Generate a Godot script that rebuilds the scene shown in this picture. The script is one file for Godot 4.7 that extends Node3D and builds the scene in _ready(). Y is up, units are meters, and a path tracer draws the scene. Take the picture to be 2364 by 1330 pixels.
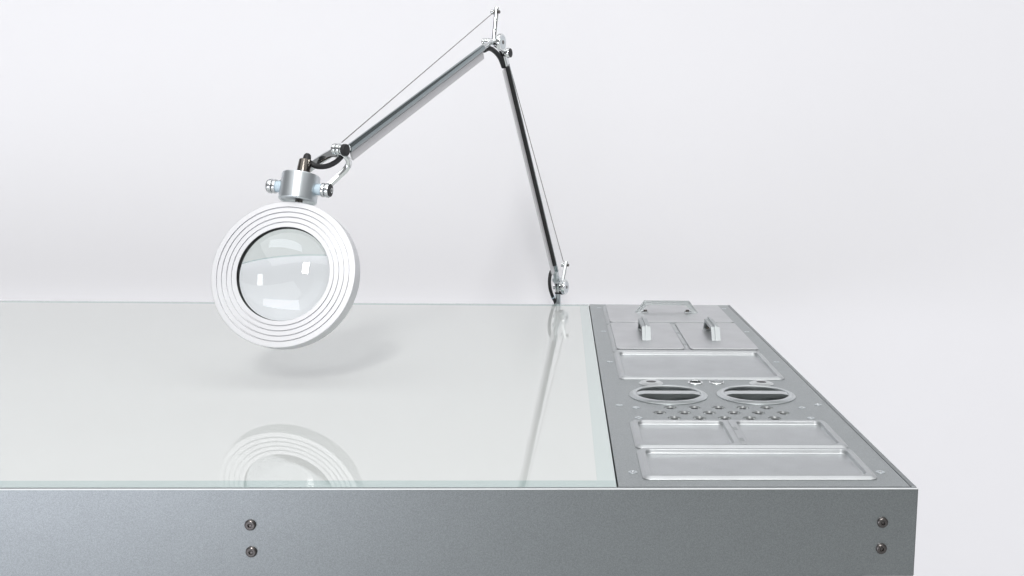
extends Node3D
# A steel workbench with a glass top, a row of metal trays let into it and a magnifier lamp, in front of a white wall.
# Metres, y up. The bench top is y = 0, its front right corner x = 0, z = 0; the camera stands on the +z side.

var M := {}
const DEPTH := 1.1545          # bench, front to back
const FLOOR := -0.90

# lamp: both arms lie in one upright plane through the clamp
const LAMP_AT := Vector3(-0.3487, 0.0, -1.185)
const LAMP_H := Vector3(-0.3667, 0.0, 0.9303)
const LAMP_A := Vector3(0.9303, 0.0, 0.3667)
# lamp head: centre of the ring, right, up, facing
const HEAD_AT := Vector3(-0.7024, 0.1445, -0.4386)
const HEAD_U := Vector3(0.9854, -0.0540, 0.1615)
const HEAD_V := Vector3(0.1013, 0.9482, -0.3011)
const HEAD_N := Vector3(-0.1369, 0.3131, 0.9398)


func _ready() -> void:
	setup_camera()
	setup_light()
	make_materials()
	setting()
	workbench()
	trays()
	lids()
	cups()
	lamp()


# ------------------------------------------------------------------ camera, light

func setup_camera() -> void:
	var c := Camera3D.new()
	c.name = "camera"
	c.projection = Camera3D.PROJECTION_FRUSTUM
	c.near = 0.05
	c.far = 60.0
	var f := 2444.46
	c.size = c.near * 1330.0 / f
	c.frustum_offset = Vector2(1182.0 - 1404.04, 670.35 - 665.0) / f * c.near
	c.rotation_order = EULER_ORDER_YXZ
	c.position = Vector3(-0.3391, 0.3204, 0.9569)
	c.rotation = Vector3(-0.1373, -0.0433, 0.0131)
	add_child(c)
	c.current = true


func setup_light() -> void:
	var e := Environment.new()
	e.background_mode = Environment.BG_COLOR
	e.background_color = Color(0.27, 0.272, 0.278).linear_to_srgb()
	e.tonemap_mode = Environment.TONE_MAPPER_LINEAR
	e.tonemap_exposure = 1.05
	e.sdfgi_enabled = true
	e.ssao_enabled = true
	e.ssil_enabled = true
	var w := WorldEnvironment.new()
	w.name = "environment"
	w.environment = e
	add_child(w)
	softbox("upright soft light high behind the photographer", Vector3(-0.95, 5.5, 6.2), Vector3(-0.6, 0.1, -0.7), Vector2(1.0, 3.2), 68.0, Color(1.0, 0.995, 0.99))
	softbox("added very wide fill light hanging flat over the bench, in place of ceiling bounce", Vector3(0.0, 3.5, 0.9), Vector3(0.0, 0.0, 0.75), Vector2(9.5, 4.8), 3.6, Color(1.0, 1.0, 1.0))  # unseen fill, added in place of light bounced off a ceiling
	softbox("low soft light standing on the floor left of the photographer", Vector3(-2.30, -0.45, 2.40), Vector3(-0.95, -0.05, 0.0), Vector2(2.6, 0.84), 1.9, Color(0.95, 0.955, 1.0))


func softbox(label: String, at: Vector3, aim: Vector3, size: Vector2, energy: float, tint: Color) -> void:
	var o := Node3D.new()
	o.name = "softbox"
	add_child(o, true)
	o.position = at
	var up := Vector3.UP if absf((aim - at).normalized().y) < 0.95 else Vector3.BACK
	o.look_at_from_position(at, aim, up)
	o.set_meta("label", label)
	o.set_meta("category", "softbox")
	o.set_meta("group", "studio lights around the bench")
	var hm := StandardMaterial3D.new()
	hm.albedo_color = Color(0.05, 0.05, 0.05)
	hm.roughness = 0.8
	var dm := StandardMaterial3D.new()
	dm.albedo_color = Color(0.9, 0.9, 0.9)
	dm.emission_enabled = true
	dm.emission = tint
	dm.emission_energy_multiplier = 0.8
	var t := PackedVector3Array()
	rbox(t, Vector3(size.x + 0.06, size.y + 0.06, 0.10), 0.02, 0.01, Transform3D(Basis.IDENTITY, Vector3(0, 0, 0.075)))
	part(o, "housing", t, hm)
	t = PackedVector3Array()
	rbox(t, Vector3(size.x, size.y, 0.006), 0.01, 0.002, Transform3D(Basis.IDENTITY, Vector3(0, 0, 0.019)))
	part(o, "diffuser", t, dm)
	var l := AreaLight3D.new()
	l.name = "light"
	l.area_size = size
	l.light_energy = energy
	l.light_color = tint
	l.shadow_enabled = true
	l.area_range = 12.0
	o.add_child(l)


# ------------------------------------------------------------------ materials

func grain(size: int, lo: float, hi: float, coarse: float, seed_: int) -> ImageTexture:
	# bead-blasted grain: fine speckle over a faint broad unevenness
	var rng := RandomNumberGenerator.new()
	rng.seed = seed_
	var n := FastNoiseLite.new()
	n.seed = seed_
	n.frequency = 4.0 / size
	n.fractal_octaves = 4
	var im := n.get_seamless_image(size, size)
	im.convert(Image.FORMAT_RGB8)
	for y in size:
		for x in size:
			var v := lerpf(lo, hi, rng.randf() * (1.0 - coarse) + im.get_pixel(x, y).r * coarse)
			im.set_pixel(x, y, Color(v, v, v))
	return ImageTexture.create_from_image(im)


func mat(name_: String, c: Color, rough: float, metal := 0.0) -> StandardMaterial3D:
	var m := StandardMaterial3D.new()
	m.resource_name = name_
	m.albedo_color = Color(c.r, c.g, c.b).linear_to_srgb()
	m.roughness = rough
	m.metallic = metal
	M[name_] = m
	return m


func grained(m: StandardMaterial3D, tex: Texture2D, rtex: Texture2D, scale_: float) -> void:
	m.albedo_texture = tex
	if rtex:
		m.roughness_texture = rtex
		m.roughness_texture_channel = BaseMaterial3D.TEXTURE_CHANNEL_RED
	m.uv1_triplanar = true
	m.uv1_world_triplanar = true
	m.uv1_scale = Vector3.ONE * scale_


func make_materials() -> void:
	var g1 := grain(512, 0.84, 1.0, 0.08, 3)
	var g2 := grain(512, 0.90, 1.0, 0.4, 5)
	grained(mat("blasted_steel", Color(0.36, 0.385, 0.39), 0.42, 1.0), g1, g2, 4.4)      # front and side panels
	grained(mat("plate_steel", Color(0.50, 0.53, 0.535), 0.50, 1.0), g1, g2, 4.7)
	grained(mat("tray_steel", Color(0.60, 0.62, 0.63), 0.50, 1.0), g2, g2, 5.3)
	grained(mat("lid_steel", Color(0.66, 0.67, 0.68), 0.48, 1.0), g2, g2, 4.1)
	mat("cup_steel", Color(0.58, 0.61, 0.615), 0.30, 1.0)
	mat("bright_steel", Color(0.66, 0.68, 0.68), 0.34, 1.0)
	mat("handle_steel", Color(0.47, 0.495, 0.50), 0.46, 1.0)
	mat("chrome", Color(0.78, 0.80, 0.80), 0.06, 1.0)
	mat("dark_chrome", Color(0.29, 0.33, 0.34), 0.10, 1.0)  # chrome of the arm tubes, its dark reflections put into the base colour
	mat("bore_steel", Color(0.58, 0.60, 0.60), 0.30, 1.0)
	mat("polished", Color(0.70, 0.72, 0.73), 0.24, 1.0)
	mat("satin", Color(0.62, 0.66, 0.68), 0.34, 1.0)
	mat("channel_grey", Color(0.62, 0.61, 0.63), 0.35, 0.0)
	mat("dark_nickel", Color(0.16, 0.145, 0.13), 0.22, 1.0)
	mat("black_steel", Color(0.14, 0.13, 0.125), 0.30, 1.0)
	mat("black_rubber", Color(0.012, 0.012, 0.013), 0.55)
	mat("jack_black", Color(0.02, 0.02, 0.021), 0.45)
	mat("nylon", Color(0.50, 0.61, 0.68), 0.35)
	mat("ring_white", Color(0.70, 0.705, 0.72), 0.48, 0.85)
	mat("glass_white", Color(0.56, 0.578, 0.567), 0.015)
	mat("glass_edge", Color(0.39, 0.465, 0.456), 0.015)
	mat("glass_edge_mid", Color(0.480, 0.535, 0.525), 0.015)
	mat("wall_paint", Color(0.91, 0.905, 0.93), 0.9)
	mat("floor_paint", Color(0.32, 0.33, 0.335), 0.7)
	var l := mat("lens_glass", Color(0.96, 1.0, 1.0), 0.0)
	l.albedo_color.a = 0.0
	l.transparency = BaseMaterial3D.TRANSPARENCY_ALPHA
	l.refraction_enabled = true
	l.refraction_scale = 0.05


# ------------------------------------------------------------------ mesh helpers (triangles are listed anticlockwise seen from outside)

func tri(t: PackedVector3Array, a: Vector3, b: Vector3, c: Vector3) -> void:
	if (b - a).cross(c - a).length_squared() > 1e-20:
		t.append(a)
		t.append(b)
		t.append(c)


func quad(t: PackedVector3Array, a: Vector3, b: Vector3, c: Vector3, d: Vector3) -> void:
	tri(t, a, b, c)
	tri(t, a, c, d)


func commit(t: PackedVector3Array, crease := 35.0) -> ArrayMesh:
	# normals: each corner averages the faces at its point that turn less than the crease angle
	var n := t.size() / 3
	var fn: Array[Vector3] = []
	var at := {}
	for i in n:
		var v := (t[i * 3 + 1] - t[i * 3]).cross(t[i * 3 + 2] - t[i * 3])
		fn.append(v)
		for k in 3:
			var key := Vector3i((t[i * 3 + k] * 200000.0).round())
			if not at.has(key):
				at[key] = []
			at[key].append(i)
	var lim := cos(deg_to_rad(crease))
	var vs := PackedVector3Array()
	var ns := PackedVector3Array()
	for i in n:
		var own := fn[i].normalized()
		for k in [0, 2, 1]:
			var p: Vector3 = t[i * 3 + k]
			var sum := Vector3.ZERO
			for j in at[Vector3i((p * 200000.0).round())]:
				if own.dot(fn[j].normalized()) > lim:
					sum += fn[j]
			vs.append(p)
			ns.append(sum.normalized())
	var arr := []
	arr.resize(Mesh.ARRAY_MAX)
	arr[Mesh.ARRAY_VERTEX] = vs
	arr[Mesh.ARRAY_NORMAL] = ns
	var m := ArrayMesh.new()
	m.add_surface_from_arrays(Mesh.PRIMITIVE_TRIANGLES, arr)
	return m


func part(parent: Node3D, called: String, t: PackedVector3Array, m: Material, at := Vector3.ZERO, crease := 35.0) -> MeshInstance3D:
	return put(parent, called, commit(t, crease), m, at)


func put(parent: Node3D, called: String, mesh: Mesh, m: Material, at := Vector3.ZERO) -> MeshInstance3D:
	var o := MeshInstance3D.new()
	o.name = called
	o.mesh = mesh
	o.material_override = m
	o.position = at
	parent.add_child(o, true)
	return o


func thing(called: String, label: String, category: String, at := Vector3.ZERO, group := "") -> Node3D:
	var o := Node3D.new()
	o.name = called
	o.position = at
	add_child(o, true)
	o.set_meta("label", label)
	o.set_meta("category", category)
	if group:
		o.set_meta("group", group)
	return o


func loft(t: PackedVector3Array, loops: Array, cap_low := true, cap_high := true) -> void:
	for k in loops.size() - 1:
		var p: PackedVector3Array = loops[k]
		var q: PackedVector3Array = loops[k + 1]
		var n := p.size()
		for i in n:
			var j := (i + 1) % n
			quad(t, p[i], q[i], q[j], p[j])
	if cap_low:
		fan(t, loops[0], false)
	if cap_high:
		fan(t, loops[-1], true)


func fan(t: PackedVector3Array, p: PackedVector3Array, up: bool) -> void:
	var c := Vector3.ZERO
	for v in p:
		c += v
	c /= p.size()
	for i in p.size():
		var j := (i + 1) % p.size()
		if up:
			tri(t, c, p[j], p[i])
		else:
			tri(t, c, p[i], p[j])


func rrect(hx: float, hz: float, r: float, y: float, seg: int, xf := Transform3D.IDENTITY) -> PackedVector3Array:
	var out := PackedVector3Array()
	r = maxf(0.00005, minf(r, minf(hx, hz)))
	for c in 4:
		var cx := (hx - r) * (1.0 if c == 0 or c == 3 else -1.0)
		var cz := (hz - r) * (1.0 if c < 2 else -1.0)
		for k in seg + 1:
			var a := (c + float(k) / seg) * PI / 2.0
			out.append(xf * Vector3(cx + r * cos(a), y, cz + r * sin(a)))
	return out


func rbox(t: PackedVector3Array, size: Vector3, r: float, bev: float, xf := Transform3D.IDENTITY, seg := 3) -> void:
	# a box centred on xf with rounded upright edges and bevelled rims
	var h := size / 2.0
	loft(t, [rrect(h.x - bev, h.z - bev, r - bev, -h.y, seg, xf), rrect(h.x, h.z, r, -h.y + bev, seg, xf), rrect(h.x, h.z, r, h.y - bev, seg, xf), rrect(h.x - bev, h.z - bev, r - bev, h.y, seg, xf)])


func slab(t: PackedVector3Array, a: Vector3, b: Vector3, bev := 0.0004) -> void:
	rbox(t, (b - a).abs(), bev * 1.5, bev, Transform3D(Basis.IDENTITY, (a + b) / 2.0), 1)


func lathe(t: PackedVector3Array, prof: Array, seg: int, xf := Transform3D.IDENTITY) -> void:
	# prof: [radius, height] from below to above along the outside
	var loops := []
	for p in prof:
		var l := PackedVector3Array()
		for i in seg:
			var a := TAU * i / seg
			l.append(xf * Vector3(p[0] * cos(a), p[1], p[0] * sin(a)))
		loops.append(l)
	loft(t, loops, false, false)


func along(at: Vector3, axis: Vector3, hint := Vector3.UP) -> Transform3D:
	# a frame whose y runs along axis
	var y := axis.normalized()
	if absf(y.dot(hint)) > 0.95:
		hint = Vector3.RIGHT
	var x := hint.cross(y).normalized()
	return Transform3D(Basis(x, y, x.cross(y)), at)


func smooth(pts: Array, sub: int) -> Array:
	var out := []
	for i in pts.size() - 1:
		var a: Vector3 = pts[maxi(i - 1, 0)]
		var b: Vector3 = pts[i]
		var c: Vector3 = pts[i + 1]
		var d: Vector3 = pts[mini(i + 2, pts.size() - 1)]
		for k in sub:
			out.append(b.cubic_interpolate(c, a, d, float(k) / sub))
	out.append(pts[-1])
	return out


func sweep(t: PackedVector3Array, pts: Array, rx: float, ry: float, side: Vector3, seg := 12, square := 1.0) -> void:
	# a closed section (ellipse, or nearly a rectangle when square < 1) along the points; rx lies along side
	var loops := []
	for i in pts.size():
		var d: Vector3 = (pts[mini(i + 1, pts.size() - 1)] - pts[maxi(i - 1, 0)]).normalized()
		var x := (side - d * side.dot(d)).normalized()
		var z := x.cross(d)
		var l := PackedVector3Array()
		for k in seg:
			var a := TAU * (k + 0.5) / seg
			var ca := signf(cos(a)) * pow(absf(cos(a)), square)
			var sa := signf(sin(a)) * pow(absf(sin(a)), square)
			l.append(pts[i] + x * rx * ca + z * ry * sa)
		loops.append(l)
	loft(t, loops)


# ------------------------------------------------------------------ setting

func setting() -> void:
	var t := PackedVector3Array()
	slab(t, Vector3(-3.4, FLOOR - 0.02, -1.62), Vector3(2.4, 1.45, -1.50), 0.002)
	var w := part(self, "wall", t, M.wall_paint)
	w.set_meta("kind", "structure")
	t = PackedVector3Array()
	slab(t, Vector3(-6, FLOOR - 0.12, -1.499), Vector3(5, FLOOR, 5), 0.002)
	var f := part(self, "floor", t, M.floor_paint)
	f.set_meta("kind", "structure")


# ------------------------------------------------------------------ workbench

const PLATE_X0 := -0.2852
const PLATE_X1 := -0.0058
const PLATE_Z0 := -1.1520
const PLATE_Z1 := -0.0066
const LEFT := -2.05

func workbench() -> void:
	var b := thing("workbench", "silver metal workbench with a pale glass top and a tray panel along its right side", "workbench")
	var t := PackedVector3Array()
	slab(t, Vector3(LEFT, -0.0872, -0.0062), Vector3(0, 0, 0), 0.0007)
	var front := part(b, "front_panel", t, M.blasted_steel)
	t = PackedVector3Array()
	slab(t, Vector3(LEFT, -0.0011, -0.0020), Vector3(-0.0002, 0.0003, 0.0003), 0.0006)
	part(front, "edge_highlight", t, M.bright_steel)  # bright strip added to draw the highlight along the chamfered edge
	t = PackedVector3Array()
	slab(t, Vector3(-0.0047, -0.0872, -DEPTH), Vector3(0, 0, -0.0066), 0.0004)
	part(b, "side_panel", t, M.blasted_steel)
	t = PackedVector3Array()
	slab(t, Vector3(LEFT, -0.0872, -DEPTH), Vector3(LEFT + 0.005, 0, -0.0066), 0.0004)
	part(b, "side_panel", t, M.blasted_steel)
	t = PackedVector3Array()
	slab(t, Vector3(LEFT, -0.0872, -DEPTH - 0.006), Vector3(0, -0.004, -DEPTH - 0.0004), 0.0005)
	part(b, "back_panel", t, M.blasted_steel)
	t = PackedVector3Array()
	slab(t, Vector3(LEFT + 0.006, -0.0800, -DEPTH + 0.001), Vector3(-0.0055, -0.0760, -0.0072), 0.0005)
	part(b, "bottom_sheet", t, M.blasted_steel)
	for x in [LEFT + 0.06, -0.06]:
		for z in [-DEPTH + 0.07, -0.07]:
			t = PackedVector3Array()
			rbox(t, Vector3(0.05, FLOOR * -1 - 0.0862, 0.05), 0.006, 0.002, Transform3D(Basis.IDENTITY, Vector3(x, (FLOOR - 0.0862) / 2.0, z)))
			part(b, "leg", t, M.blasted_steel)
	# the glass: a wide white-backed field and clear green margins where it lies on its ledges, all one level
	var gx1 := -0.2868
	var top := -0.0006
	t = PackedVector3Array()
	slab(t, Vector3(LEFT + 0.0055, -0.0106, -DEPTH + 0.024), Vector3(gx1 - 0.0180, top, -0.0274), 0.00005)
	var glass := part(b, "glass_top", t, M.glass_white)
	for r in [[LEFT + 0.0055, -0.0274, gx1, -0.0076], [LEFT + 0.0055, -DEPTH, gx1, -DEPTH + 0.024]]:
		t = PackedVector3Array()
		slab(t, Vector3(r[0], -0.0106, r[1]), Vector3(r[2], top, r[3]), 0.00005)
		part(glass, "glass_margin", t, M.glass_edge)
	for r in [[0.0, 0.0180, "glass_edge_mid"]]:
		t = PackedVector3Array()
		slab(t, Vector3(gx1 - r[1], -0.0106, -DEPTH + 0.024), Vector3(gx1 - r[0], top, -0.0274), 0.00005)
		part(glass, "glass_margin", t, M[r[2]])
	# tray panel: a plate with its openings and holes cut through
	var plate := CSGCombiner3D.new()
	plate.name = "tray_panel"
	b.add_child(plate)
	csg_box(plate, Vector3(PLATE_X0, -0.0026, PLATE_Z0), Vector3(PLATE_X1, 0.0, PLATE_Z1), M.plate_steel, false)
	for r in TRAYS:
		csg_box(plate, Vector3(TX0 + 0.009, -0.03, r[0] + 0.009), Vector3(TX1 - 0.009, 0.01, r[1] - 0.009), M.plate_steel, true)
	for c in CUPS:
		csg_hole(plate, c, 0.0462, M.plate_steel)
	for row in 3:
		for i in (6 if row == 1 else 5):
			csg_hole(plate, Vector2(-0.2058 + 0.03 * i - (0.015 if row == 1 else 0.0), -0.3108 + 0.02503 * row), 0.0078, M.bore_steel, true)
	csg_hole(plate, Vector2(-0.1583, -0.4443), 0.0085, M.plate_steel)
	# things set into the plate
	t = PackedVector3Array()
	lathe(t, [[0.0, 0.0001], [0.0047, 0.0001], [0.0047, 0.0003], [0.0042, 0.0006], [0.0020, 0.0006], [0.0016, -0.0001], [0.0, -0.0001]], 20)
	var screw := commit(t, 25.0)
	t = PackedVector3Array()
	lathe(t, [[0.0, 0.00005], [0.0017, 0.00005], [0.0017, 0.00035], [0.0, 0.00035]], 6)
	var socket := commit(t)
	for s in [[-0.267, -1.104], [-0.2685, -0.841], [-0.2685, -0.583], [-0.0195, -1.1045], [-0.0190, -0.844], [-0.0185, -0.587], [-0.2680, -0.321], [-0.2480, -0.3095], [-0.2482, -0.260], [-0.0185, -0.3255], [-0.0422, -0.3105], [-0.0425, -0.2605], [-0.2687, -0.0508], [-0.0215, -0.0512]]:
		var o := put(b, "screw", screw, M.satin, Vector3(s[0], 0, s[1]))
		o.rotation.y = s[0] * 40.0 + s[1] * 70.0
		put(o, "hex_socket", socket, M.black_steel)  # dark fill: the shade of the recess put into the colour
	for x in [-0.2188, -0.0684]:
		t = PackedVector3Array()
		lathe(t, [[0.0166, 0.0], [0.0166, 0.0008], [0.0161, 0.0012], [0.0128, 0.0028], [0.0121, 0.0031], [0.0072, 0.0031], [0.0068, 0.0028], [0.0064, 0.0008], [0.0, 0.0008]], 48)
		var k := part(b, "jack_socket", t, M.bright_steel, Vector3(x, 0, -0.4415))
		t = PackedVector3Array()
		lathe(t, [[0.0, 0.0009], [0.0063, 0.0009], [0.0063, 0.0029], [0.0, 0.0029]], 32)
		part(k, "jack_dark_disc", t, M.jack_black)  # black disc near the lip, the dark of the hole given by colour
	t = PackedVector3Array()
	lathe(t, [[0.0106, 0.0], [0.0106, 0.0012], [0.0098, 0.0022], [0.0086, 0.0024], [0.0078, 0.0018], [0.0074, -0.0120], [0.0, -0.0120]], 48)
	var cs := part(b, "round_socket", t, M.chrome, Vector3(-0.1583, 0, -0.4443))
	t = PackedVector3Array()
	for i in 5:
		var a := TAU * i / 5.0 + 0.3
		lathe(t, [[0.0009, -0.0118], [0.0009, -0.0025], [0.0, -0.0020]], 10, Transform3D(Basis.IDENTITY, Vector3(cos(a) * 0.0045, 0, sin(a) * 0.0045)))
	part(cs, "contact_pins", t, M.chrome)
	t = PackedVector3Array()
	lathe(t, [[0.0107, 0.0], [0.0107, 0.0010], [0.0100, 0.0020], [0.0088, 0.0022]], 48)
	lathe(t, [[0.0088, 0.0022], [0.0086, 0.0012], [0.0080, 0.0012]], 48)
	var pb := part(b, "push_button", t, M.chrome, Vector3(-0.1289, 0, -0.4468))
	t = PackedVector3Array()
	lathe(t, [[0.0079, 0.0013], [0.0079, 0.0030], [0.0070, 0.0036], [0.0040, 0.0040], [0.0, 0.0041]], 40)
	part(pb, "button_cap", t, M.handle_steel)
	# button-head bolts on the front
	t = PackedVector3Array()
	lathe(t, [[0.0052, 0.0], [0.0052, 0.0012], [0.0047, 0.0021], [0.0039, 0.0025], [0.0021, 0.0025], [0.0019, 0.0010], [0.0, 0.0010]], 32, along(Vector3.ZERO, Vector3.BACK))
	var bolt := commit(t, 25.0)
	t = PackedVector3Array()
	lathe(t, [[0.0, 0.0011], [0.0018, 0.0011], [0.0014, 0.0014], [0.0, 0.0012]], 6, along(Vector3.ZERO, Vector3.BACK))
	var hex := commit(t)
	for p in [[-0.6273, -0.0342], [-0.6272, -0.0602], [-0.0333, -0.0331], [-0.0332, -0.0592]]:
		var o := put(front, "bolt", bolt, M.black_steel, Vector3(p[0], p[1], 0.0))
		o.rotation.z = p[0] * 9.0 + p[1] * 30.0
		put(o, "hex_socket", hex, M.black_steel)


func csg_box(to: CSGCombiner3D, a: Vector3, b: Vector3, m: Material, cut: bool) -> void:
	var c := CSGBox3D.new()
	c.name = "opening" if cut else "plate"
	c.size = b - a
	c.position = (a + b) / 2.0
	c.material = m
	c.operation = CSGShape3D.OPERATION_SUBTRACTION if cut else CSGShape3D.OPERATION_UNION
	to.add_child(c, true)


func csg_hole(to: CSGCombiner3D, at: Vector2, r: float, m: Material, tapered := false) -> void:
	var c := CSGCylinder3D.new()
	c.name = "hole"
	c.radius = r
	c.height = 0.05
	c.sides = 64 if r > 0.02 else 36
	c.smooth_faces = true
	c.position = Vector3(at.x, 0, at.y)
	if tapered:
		# narrows downwards, by 0.26 m of radius for each metre of depth
		c.cone = true
		c.radius = r + 0.002 * 0.26
		c.height = c.radius / 0.26
		c.rotation.x = PI
		c.position.y = 0.002 - c.height / 2.0
	c.material = m
	c.operation = CSGShape3D.OPERATION_SUBTRACTION
	to.add_child(c, true)


# ------------------------------------------------------------------ trays, lids, cups

const TX0 := -0.2605
const TX1 := -0.0300
const TRAYS := [[-0.1272, -0.0258], [-0.2428, -0.1320], [-0.6518, -0.4660], [-0.9050, -0.6550], [-1.1145, -0.9070]]
const CUPS := [Vector2(-0.2018, -0.3742), Vector2(-0.0877, -0.3752)]

func dish(t: PackedVector3Array, cx: float, cz: float, hx: float, hz: float, depth: float, r: float) -> void:
	# the pressed hollow of a tray, from the inner edge of its rim down to the floor
	var prof := [[0.0, 0.0036], [0.0004, 0.0034], [0.0007, 0.0030], [0.0011, 0.0036 - depth + 0.0013], [0.0014, 0.0036 - depth + 0.0007], [0.0019, 0.0036 - depth + 0.0003], [0.0026, 0.0036 - depth + 0.0001], [0.0036, 0.0036 - depth]]
	var loops := []
	for p in prof:
		loops.append(rrect(hx - p[0], hz - p[0], r - p[0] * 0.5, p[1], 8, Transform3D(Basis.IDENTITY, Vector3(cx, 0, cz))))
	loft(t, loops, false, true)


func rim(t: PackedVector3Array, hx: float, hz: float, inner: Array) -> void:
	# the raised, bevelled rim round one or two hollows
	var xf := Transform3D.IDENTITY
	var loops := []
	for p in [[0.0030, -0.004], [0.0030, 0.0002], [0.0, 0.0002], [0.0, 0.0007], [0.0003, 0.0012], [0.0030, 0.0031], [0.0036, 0.0035], [0.0044, 0.0036]]:
		loops.append(rrect(hx - p[0], hz - p[0], 0.0085 - p[0] * 0.6, p[1], 8, xf))
	loft(t, loops, false, false)
	if inner.size() == 1:
		loft(t, [loops[-1], rrect(inner[0][1], inner[0][2], inner[0][3], 0.0036, 8, xf)], false, false)
	else:
		# flat land between the outer rim and the two hollows
		var poly := PackedVector2Array()
		for v in loops[-1]:
			poly.append(Vector2(v.x, v.z))
		for i in 2:
			var side := PackedVector2Array()
			for v in poly:
				side.append(Vector2(minf(v.x, 0.0) if i == 0 else maxf(v.x, 0.0), v.y))
			var half: Array = [side]
			var hole := PackedVector2Array()
			for v in rrect(inner[i][1], inner[i][2], inner[i][3], 0.0, 8, Transform3D(Basis.IDENTITY, Vector3(inner[i][0], 0, 0))):
				hole.append(Vector2(v.x, v.z))
			# split each half above and below the hollow so that no piece has a hole
			for part_ in 2:
				var zcut := PackedVector2Array([Vector2(-1, -1), Vector2(1, -1), Vector2(1, 0), Vector2(-1, 0)]) if part_ == 0 else PackedVector2Array([Vector2(-1, 0), Vector2(1, 0), Vector2(1, 1), Vector2(-1, 1)])
				for piece in Geometry2D.intersect_polygons(half[0], zcut):
					for rest in Geometry2D.clip_polygons(piece, hole):
						var idx := Geometry2D.triangulate_polygon(rest)
						for k in idx.size() / 3:
							var a: Vector2 = rest[idx[k * 3]]
							var b: Vector2 = rest[idx[k * 3 + 1]]
							var c: Vector2 = rest[idx[k * 3 + 2]]
							var va := Vector3(a.x, 0.0036, a.y)
							var vb := Vector3(b.x, 0.0036, b.y)
							var vc := Vector3(c.x, 0.0036, c.y)
							if (vb - va).cross(vc - va).y > 0.0:
								tri(t, va, vb, vc)
							else:
								tri(t, va, vc, vb)


func tray(label: String, r: Array, double_: bool, depth: float) -> Node3D:
	var hx := (TX1 - TX0) / 2.0
	var hz: float = (r[1] - r[0]) / 2.0
	var o := thing("metal_tray", label, "tray", Vector3((TX0 + TX1) / 2.0, 0, (r[0] + r[1]) / 2.0), "trays set into the bench panel")
	var t := PackedVector3Array()
	if not double_:
		var inner := [0.0, hx - 0.0082, hz - 0.0082, 0.0070]
		rim(t, hx, hz, [inner])
		part(o, "rim", t, M.tray_steel)
		t = PackedVector3Array()
		dish(t, 0, 0, inner[1], inner[2], depth, inner[3])
		part(o, "dish", t, M.tray_steel, Vector3.ZERO, 50.0)
	else:
		var w := (hx - 0.0082 - 0.0072) / 2.0
		var a := [-0.0072 - w, w, hz - 0.0082, 0.0070]
		var b := [0.0072 + w, w, hz - 0.0082, 0.0070]
		rim(t, hx, hz, [a, b])
		part(o, "rim", t, M.tray_steel)
		for d in [a, b]:
			t = PackedVector3Array()
			dish(t, d[0], 0, d[1], d[2], depth, d[3])
			part(o, "dish", t, M.tray_steel, Vector3.ZERO, 50.0)
		# the joining strip along the middle with its two small slots
		t = PackedVector3Array()
		slab(t, Vector3(-0.0012, 0.0037, -hz + 0.006), Vector3(0.0048, 0.0043, hz - 0.006), 0.0003)
		var strip := part(o, "divider_strip", t, M.tray_steel)
		for z in [-0.2, 0.62]:
			t = PackedVector3Array()
			slab(t, Vector3(-0.0004, 0.0044, hz * z - 0.006), Vector3(0.0040, 0.0046, hz * z + 0.006), 0.0001)
			part(strip, "slot", t, M.plate_steel)
	return o


func trays() -> void:
	tray("shallow silver tray nearest the bench front edge", TRAYS[0], false, 0.0048)
	tray("open silver tray of two hollows between the round holes and the front tray", TRAYS[1], true, 0.0048)
	tray("open single silver tray behind the round pull cups", TRAYS[2], false, 0.0048)
	tray("divided silver tray under two small covers with grip handles", TRAYS[3], true, 0.0048)
	tray("silver tray under the wide cover at the far end of the panel", TRAYS[4], false, 0.0048)


func frame_bar(t: PackedVector3Array, outer: Array, inner: Array, hw: float) -> void:
	# a flat bar bent to a trapezium: outer and inner outlines in (x, y), hw to either side in z
	for i in outer.size() - 1:
		var a: Vector2 = outer[i]
		var b: Vector2 = outer[i + 1]
		var c: Vector2 = inner[i + 1]
		var d: Vector2 = inner[i]
		var f := func(p: Vector2, z: float) -> Vector3: return Vector3(p.x, p.y, z)
		quad(t, f.call(a, -hw), f.call(a, hw), f.call(b, hw), f.call(b, -hw))
		quad(t, f.call(d, hw), f.call(d, -hw), f.call(c, -hw), f.call(c, hw))
		quad(t, f.call(a, hw), f.call(d, hw), f.call(c, hw), f.call(b, hw))
		quad(t, f.call(a, -hw), f.call(b, -hw), f.call(c, -hw), f.call(d, -hw))
	for i in [0, outer.size() - 1]:
		var a: Vector2 = outer[i]
		var d: Vector2 = inner[i]
		if i == 0:
			quad(t, Vector3(a.x, a.y, -hw), Vector3(d.x, d.y, -hw), Vector3(d.x, d.y, hw), Vector3(a.x, a.y, hw))
		else:
			quad(t, Vector3(a.x, a.y, hw), Vector3(d.x, d.y, hw), Vector3(d.x, d.y, -hw), Vector3(a.x, a.y, -hw))


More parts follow.
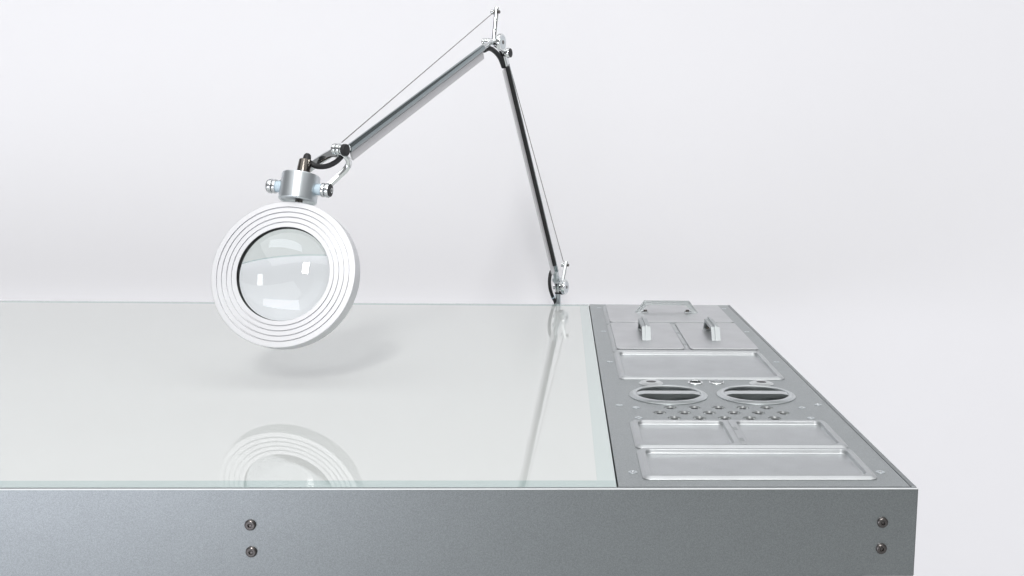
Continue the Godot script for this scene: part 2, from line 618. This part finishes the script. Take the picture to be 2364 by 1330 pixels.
func lids() -> void:
	var hx := (TX1 - TX0) / 2.0
	var cx := (TX0 + TX1) / 2.0
	var y0 := 0.0038
	var r: Array = TRAYS[4]
	var o := thing("tray_cover", "wide silver cover with a handle across it over the far tray", "cover", Vector3(cx, y0, (r[0] + r[1]) / 2.0), "covers on the far trays")
	lid_plate(o, -hx + 0.0060, hx - 0.0012, (r[1] - r[0]) / 2.0 - 0.003, Vector3(0.0021, 0.0023, -0.0030), 0.0, 0.0573)
	r = TRAYS[3]
	var hz: float = (r[1] - r[0]) / 2.0 - 0.005
	for s in [-1.0, 1.0]:
		o = thing("tray_cover", ("small silver cover with a grip handle, next to the glass" if s < 0 else "small silver cover with a grip handle, next to the bench end"), "cover", Vector3(cx, y0, (r[0] + r[1]) / 2.0), "covers on the far trays")
		if s < 0:
			lid_plate(o, -hx + 0.0060, -0.0030, hz, Vector3(-0.0572, 0.0023, -0.0047), PI / 2.0, 0.0573)
		else:
			lid_plate(o, 0.0062, hx - 0.0012, hz, Vector3(0.0562, 0.0023, -0.0047), PI / 2.0, 0.0573)


func lid_plate(o: Node3D, x0: float, x1: float, hz: float, grip_at: Vector3, turn: float, half: float) -> void:
	var t := PackedVector3Array()
	rbox(t, Vector3(x1 - x0, 0.0022, hz * 2.0), 0.006, 0.0005, Transform3D(Basis.IDENTITY, Vector3((x0 + x1) / 2.0, 0.0012, 0)), 5)
	part(o, "cover_plate", t, M.lid_steel)
	handle_flat(o, grip_at, turn, half)


func handle_flat(o: Node3D, at: Vector3, turn: float, half: float) -> void:
	# the handle is one part of the lid; ridge, feet and bolts are its pieces
	var top := 0.0200
	var sl := 0.0165
	var t := PackedVector3Array()
	var outer := [Vector2(-half, 0.0), Vector2(-half + sl, top), Vector2(half - sl, top), Vector2(half, 0.0)]
	var inner := [Vector2(-half + 0.0075, 0.0), Vector2(-half + sl + 0.0045, top - 0.0050), Vector2(half - sl - 0.0045, top - 0.0050), Vector2(half - 0.0075, 0.0)]
	frame_bar(t, outer, inner, 0.0070)
	var g := part(o, "handle", t, M.handle_steel, at)
	g.rotation.y = turn
	t = PackedVector3Array()
	var o2 := [Vector2(-half - 0.0030, 0.0), Vector2(-half + sl - 0.0020, top + 0.0028), Vector2(half - sl + 0.0020, top + 0.0028), Vector2(half + 0.0030, 0.0)]
	var i2 := [Vector2(-half + 0.0010, 0.0), Vector2(-half + sl + 0.001, top - 0.001), Vector2(half - sl - 0.001, top - 0.001), Vector2(half - 0.0010, 0.0)]
	frame_bar(t, o2, i2, 0.0012)
	part(g, "ridge", t, M.handle_steel)
	for s in [-1.0, 1.0]:
		t = PackedVector3Array()
		slab(t, Vector3(-0.0076, 0.0001, -0.0066), Vector3(0.0076, 0.0022, 0.0066), 0.0004)
		part(g, "foot", t, M.handle_steel, Vector3(s * (half - 0.0152), 0, 0))
		t = PackedVector3Array()
		lathe(t, [[0.0034, 0.0023], [0.0034, 0.0046], [0.0026, 0.0056], [0.0, 0.0058]], 16)
		part(g, "bolt", t, M.dark_nickel, Vector3(s * (half - 0.0175), 0, 0))


func cups() -> void:
	for i in 2:
		var c: Vector2 = CUPS[i]
		var o := thing("pull_cup", ("round silver pull cup beside the glass, with a bar across its mouth" if i == 0 else "round silver pull cup beside the bench end, with a bar across its mouth"), "cup", Vector3(c.x, 0, c.y), "round pull cups in the bench panel")
		var t := PackedVector3Array()
		lathe(t, [[0.0455, 0.0002], [0.0508, 0.0002], [0.0508, 0.0009], [0.0504, 0.0014], [0.0466, 0.0031], [0.0460, 0.0034], [0.0452, 0.0035], [0.0428, 0.0035], [0.0421, 0.0032], [0.0417, 0.0026]], 96)
		part(o, "rim", t, M.cup_steel)
		t = PackedVector3Array()
		lathe(t, [[0.0417, 0.0026], [0.0412, 0.0], [0.0408, -0.066], [0.0390, -0.0700], [0.0, -0.0705]], 96)
		part(o, "well", t, M.cup_steel)
		t = PackedVector3Array()
		# bar: raised flat top with sloping ends, let into the rim at both sides
		var outer := [Vector2(-0.0412, 0.0026), Vector2(-0.0320, 0.0042), Vector2(0.0320, 0.0042), Vector2(0.0412, 0.0026)]
		var inner := [Vector2(-0.0412, -0.0010), Vector2(-0.0320, -0.0010), Vector2(0.0320, -0.0010), Vector2(0.0412, -0.0010)]
		frame_bar(t, outer, inner, 0.0085)
		part(o, "pull_bar", t, M.cup_steel)


# ------------------------------------------------------------------ lamp

func arm(s: float, y: float, w := 0.0) -> Vector3:
	# millimetres in the plane of the arms: along, up, and across
	return LAMP_AT + (LAMP_H * s + Vector3.UP * y + LAMP_A * w) * 0.001


func head(u: float, v: float, n: float) -> Vector3:
	return HEAD_AT + (HEAD_U * u + HEAD_V * v + HEAD_N * n) * 0.001


func rod(t: PackedVector3Array, a: Vector3, b: Vector3, r: float, bev := 0.0005, seg := 32) -> void:
	var l := a.distance_to(b)
	lathe(t, [[0.0, 0.0], [r - bev, 0.0], [r, bev], [r, l - bev], [r - bev, l], [0.0, l]], seg, along(a, b - a))


func disc(t: PackedVector3Array, at: Vector3, axis: Vector3, r: float, thick: float) -> void:
	# a turned knob centred on at: flat faces with rounded rims
	var e := minf(thick * 0.3, r * 0.15)
	var h := thick / 2.0
	lathe(t, [[0.0, -h], [r - e, -h], [r - e * 0.3, -h + e * 0.3], [r, -h + e], [r, h - e], [r - e * 0.3, h - e * 0.3], [r - e, h], [0.0, h]], 40, along(at, axis))


func lamp() -> void:
	var o := thing("magnifier_lamp", "chrome two-armed magnifier lamp with a white grooved ring round its lens", "magnifier lamp")
	var t := PackedVector3Array()
	# clamp and post behind the bench
	t = PackedVector3Array()
	slab(t, LAMP_AT + Vector3(-0.022, -0.060, -0.020), LAMP_AT + Vector3(0.022, -0.012, 0.0235), 0.002)
	part(o, "clamp", t, M.satin)
	t = PackedVector3Array()
	rod(t, arm(0, -14), arm(0, 17), 0.0058)
	var post := part(o, "post", t, M.satin)
	t = PackedVector3Array()
	rod(t, arm(0, 16.5), arm(0, 21), 0.0066)
	rod(t, arm(0, 18.5, 5.5), arm(0, 18.5, 12), 0.0034)
	part(post, "collar_screw", t, M.black_rubber)
	# lower joint
	t = PackedVector3Array()
	sweep(t, [arm(0, 20), arm(0, 27), arm(2, 36), arm(8, 44)], 0.0052, 0.0075, LAMP_A, 16, 0.6)
	rod(t, arm(0, 31, -9), arm(0, 31, 10), 0.0062)
	part(o, "base_joint", t, M.chrome)
	t = PackedVector3Array()
	disc(t, arm(0, 31, 14.5), LAMP_A, 0.0152, 0.0085)
	var k0 := part(o, "knob", t, M.chrome)
	t = PackedVector3Array()
	disc(t, arm(0, 31, 18.8), LAMP_A, 0.0118, 0.0006)
	part(k0, "knob_face", t, M.satin)
	t = PackedVector3Array()
	disc(t, arm(0, 31, 19.3), LAMP_A, 0.0032, 0.0008)
	part(k0, "screw", t, M.black_steel)
	t = PackedVector3Array()
	sweep(t, [arm(7, 40), arm(9, 52), arm(15, 66)], 0.0050, 0.0062, LAMP_A, 16, 0.6)
	rod(t, arm(8, 47, -7.5), arm(8, 47, 7.5), 0.0056)
	part(o, "lower_fork", t, M.satin)
	lever(o, arm(-8, 40, 6), arm(-30, 80, 6), arm(-26.5, 73, 6))
	# lower arm
	var la := arm(14, 64)
	var lb := arm(253, 457)
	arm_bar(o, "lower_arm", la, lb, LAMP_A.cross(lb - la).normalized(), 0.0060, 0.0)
	t = PackedVector3Array()
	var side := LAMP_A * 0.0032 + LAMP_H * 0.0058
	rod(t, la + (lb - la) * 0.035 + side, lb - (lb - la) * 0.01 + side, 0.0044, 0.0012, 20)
	part(o, "dark_streak_rod", t, M.black_rubber)  # black rod added to draw the dark reflection down the tube
	wire(o, arm(-29, 79), arm(238, 455))
	t = PackedVector3Array()
	sweep(t, smooth([arm(24, 70, -2), arm(31, 62, -4), arm(34, 46, -5), arm(30, 30, -5), arm(18, 14, -5), arm(5, 2, -5), arm(-6, -12, -5)], 6), 0.0034, 0.0034, LAMP_A, 14)
	var sl := part(o, "cable_sleeve", t, M.black_rubber)
	t = PackedVector3Array()
	disc(t, arm(15, 11.5, -5), LAMP_H * 0.6 + Vector3.UP, 0.0040, 0.0040)
	part(sl, "cable_clip", t, M.nylon)
	# elbow
	t = PackedVector3Array()
	sweep(t, [arm(252, 455), arm(259, 466), arm(266, 477), arm(285, 487), arm(304, 491)], 0.0052, 0.0068, LAMP_A, 16, 0.6)
	rod(t, arm(305, 491, -16), arm(305, 491, 10), 0.0056)
	rod(t, arm(266, 476, -8), arm(266, 476, 8), 0.0070)
	part(o, "elbow_joint", t, M.chrome)
	t = PackedVector3Array()
	disc(t, arm(305, 490, 14), LAMP_A, 0.0150, 0.0075)
	var k1 := part(o, "knob", t, M.chrome)
	t = PackedVector3Array()
	disc(t, arm(305, 490, 17.8), LAMP_A, 0.0116, 0.0006)
	part(k1, "knob_face", t, M.satin)
	t = PackedVector3Array()
	disc(t, arm(305, 490, 18.3), LAMP_A, 0.0034, 0.0008)
	part(k1, "screw", t, M.black_steel)
	t = PackedVector3Array()
	for w in [-9.0, -13.5, -18.0]:
		disc(t, arm(305, 491, w), LAMP_A, 0.0066, 0.0038)
	part(o, "knurled_nut", t, M.chrome)
	t = PackedVector3Array()
	disc(t, arm(266, 475.5, 11), LAMP_A, 0.0090, 0.0060)
	var cp := part(o, "end_cap", t, M.chrome)
	t = PackedVector3Array()
	disc(t, arm(266, 475.5, 14.2), LAMP_A, 0.0078, 0.0012)
	part(cp, "cap_face", t, M.black_rubber)
	lever(o, arm(304, 494), arm(291, 550), arm(294, 542))
	t = PackedVector3Array()
	sweep(t, smooth([arm(338, 474, -2), arm(316, 479, -2), arm(293, 475, -2), arm(273, 466, -2), arm(259, 452, -2)], 6), 0.0042, 0.0042, LAMP_A, 14)
	part(o, "cable_sleeve", t, M.black_rubber)
	# upper arm
	var ua := arm(347, 477)
	var ub := arm(757, 309)
	t = PackedVector3Array()
	rod(t, arm(312, 490), arm(350, 475.5), 0.0040)
	part(o, "arm_tip", t, M.polished)
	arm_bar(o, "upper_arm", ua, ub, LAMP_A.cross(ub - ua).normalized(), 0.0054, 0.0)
	wire(o, arm(300, 542), arm(772, 318))
	# head joint
	t = PackedVector3Array()
	rod(t, arm(776, 309, -10), arm(776, 309, 8), 0.0062)
	disc(t, arm(776, 309, -7), LAMP_A, 0.0078, 0.0056)
	disc(t, arm(776, 309, -1), LAMP_A, 0.0078, 0.0052)
	rod(t, arm(752, 311), arm(776, 306), 0.0046)
	part(o, "head_joint", t, M.chrome)
	t = PackedVector3Array()
	disc(t, arm(777, 308, 8), LAMP_A, 0.0080, 0.0060)
	part(o, "end_cap", t, M.black_rubber)
	# yoke: two polished straps from the joint to either side of the hub
	t = PackedVector3Array()
	sweep(t, smooth([head(50, 167, 18), head(58, 165, 10), head(62, 159, 0), head(58, 150, -4), head(47, 136, -3), head(36, 121, 0)], 6), 0.0052, 0.0032, HEAD_N, 14, 0.55)
	sweep(t, smooth([head(52, 166, 16), head(40, 167, 8), head(24, 163, -4), head(8, 157, -16), head(-10, 148, -28), head(-26, 134, -22), head(-36, 119, -4)], 6), 0.0028, 0.0060, HEAD_N, 14, 0.55)
	part(o, "yoke", t, M.chrome)
	t = PackedVector3Array()
	sweep(t, smooth([head(56, 163, 12), head(46, 157, 4), head(32, 152, -2), head(16, 152, -6), head(4, 158, -4), head(3, 164, 0)], 6), 0.0030, 0.0036, HEAD_N, 14)
	part(o, "cable", t, M.black_rubber)
	# hub
	t = PackedVector3Array()
	lathe(t, [[0.0, 0.1015], [0.0200, 0.1015], [0.0208, 0.1000], [0.0235, 0.1000], [0.0246, 0.1010], [0.0250, 0.1022], [0.0250, 0.1352], [0.0244, 0.1364], [0.0234, 0.1368], [0.0, 0.1368]], 64, Transform3D(Basis(HEAD_U, HEAD_V, HEAD_N), HEAD_AT))
	part(o, "hub", t, M.satin)
	t = PackedVector3Array()
	lathe(t, [[0.0092, 0.1368], [0.0092, 0.1400], [0.0080, 0.1570], [0.0072, 0.1582], [0.0, 0.1582]], 40, Transform3D(Basis(HEAD_U, HEAD_V, HEAD_N), head(2, 0, 0)))
	var gl := part(o, "cable_gland", t, M.dark_nickel)
	t = PackedVector3Array()
	lathe(t, [[0.0052, 0.1582], [0.0052, 0.1620], [0.0044, 0.1650], [0.0026, 0.1668], [0.0, 0.1674]], 32, Transform3D(Basis(HEAD_U, HEAD_V, HEAD_N), head(4, 0, 0)))
	part(gl, "gland_cap", t, M.black_rubber)
	for s in [-1.0, 1.0]:
		t = PackedVector3Array()
		rod(t, head(s * 22, 118.5, 0), head(s * 31.5, 118.5, 0), 0.0078)
		part(o, "bushing", t, M.nylon)
		t = PackedVector3Array()
		disc(t, head(s * 33.8, 118.5, 0), HEAD_U, 0.0096, 0.0052)
		disc(t, head(s * 39.6, 118.5, 0), HEAD_U, 0.0098, 0.0060)
		var kn := part(o, "knob", t, M.polished)
		t = PackedVector3Array()
		disc(t, head(s * 43, 118.5, 0), HEAD_U, 0.0084, 0.0012)
		part(kn, "knob_face", t, M.black_rubber)
		t = PackedVector3Array()
		lathe(t, [[0.0022, 0.0436], [0.0034, 0.0436], [0.0034, 0.0448], [0.0022, 0.0448], [0.0022, 0.0436]], 24, along(head(0, 118.5, 0), HEAD_U * s))
		part(kn, "socket_ring", t, M.chrome)
	t = PackedVector3Array()
	rod(t, head(0, 95, 0), head(0, 102, 0), 0.0030)
	rod(t, head(4.5, 95.5, 0), head(4.5, 102, 0), 0.0026)
	part(o, "neck_pin", t, M.dark_nickel)
	# ring with turned grooves
	var xf := Transform3D(Basis(HEAD_U, HEAD_N, -HEAD_V), HEAD_AT)
	var prof := [[0.0625, 0.0100], [0.0630, 0.0104]]
	for g in [0.0690, 0.0757, 0.0825, 0.0893]:
		prof.append([g - 0.00085, 0.0104])
		prof.append([g - 0.00065, 0.0080])
		prof.append([g + 0.00065, 0.0080])
		prof.append([g + 0.00085, 0.0104])
	prof.append([0.0966, 0.0104])
	prof.append([0.0973, 0.0098])
	prof.reverse()
	t = PackedVector3Array()
	lathe(t, prof, 160, xf)
	var face := part(o, "ring", t, M.ring_white, Vector3.ZERO, 30.0)
	t = PackedVector3Array()
	lathe(t, [[0.0615, -0.0090], [0.0640, -0.0100], [0.0962, -0.0100], [0.0973, -0.0090], [0.0973, 0.0098]], 160, xf)
	part(face, "ring_side", t, M.ring_white, Vector3.ZERO, 30.0)
	t = PackedVector3Array()
	lathe(t, [[0.0625, 0.0100], [0.0620, 0.0085], [0.0615, -0.0090]], 160, xf)
	part(face, "ring_bore", t, M.black_rubber)
	# lens: thick biconvex glass
	t = PackedVector3Array()
	var ap := 0.0614
	var lp := []
	for half in [[0.360, -1.0], [0.135, 1.0]]:
		var rr: float = half[0]
		var edge := sqrt(rr * rr - ap * ap)
		for i in 25:
			var r: float = ap * sin(PI / 2.0 * (i if half[1] < 0.0 else 24 - i) / 24.0)
			lp.append([r, half[1] * (0.0015 + sqrt(rr * rr - r * r) - edge)])
	lathe(t, lp, 96, xf.translated_local(Vector3(0, 0.0025, 0)))
	part(o, "lens", t, M.lens_glass, Vector3.ZERO, 60.0)


func arm_bar(o: Node3D, called: String, a: Vector3, b: Vector3, down: Vector3, r: float, _x: float) -> void:
	# a polished tube with a plain cable channel along its inner side
	var t := PackedVector3Array()
	rod(t, a, b, r, 0.0004, 48)
	var p := part(o, called, t, M.dark_chrome)
	t = PackedVector3Array()
	var d := (b - a).normalized()
	var l := a.distance_to(b)
	var mid := (a + b) / 2.0 + down * (r + 0.0062)
	var xf := Transform3D(Basis(down, down.cross(d) * -1.0, d), mid)
	xf = Transform3D(Basis(d, d.cross(down) * -1.0, down), mid)
	if xf.basis.determinant() < 0.0:
		xf.basis.y = -xf.basis.y
	rbox(t, Vector3(l - 0.006, 0.0032, 0.0124), 0.0020, 0.0008, xf, 4)
	part(p, "cable_channel", t, M.channel_grey)


func lever(o: Node3D, a: Vector3, b: Vector3, pin: Vector3) -> void:
	# the spring lever that holds the wire
	var t := PackedVector3Array()
	rod(t, a, b, 0.0042, 0.0008, 24)
	sweep(t, [a - LAMP_H * 0.005, b - LAMP_H * 0.004 - (b - a) * 0.25], 0.0016, 0.0024, LAMP_A, 10)
	var p := part(o, "spring_lever", t, M.chrome)
	t = PackedVector3Array()
	rod(t, pin - LAMP_A * 0.0065, pin + LAMP_A * 0.0070, 0.0028)
	part(p, "pin", t, M.black_steel)
	t = PackedVector3Array()
	disc(t, pin - LAMP_A * 0.0065, LAMP_A, 0.0045, 0.0050)
	part(p, "pulley", t, M.chrome)


func wire(o: Node3D, a: Vector3, b: Vector3) -> void:
	var t := PackedVector3Array()
	rod(t, a, b, 0.0006, 0.0001, 10)
	part(o, "tension_wire", t, M.dark_nickel)
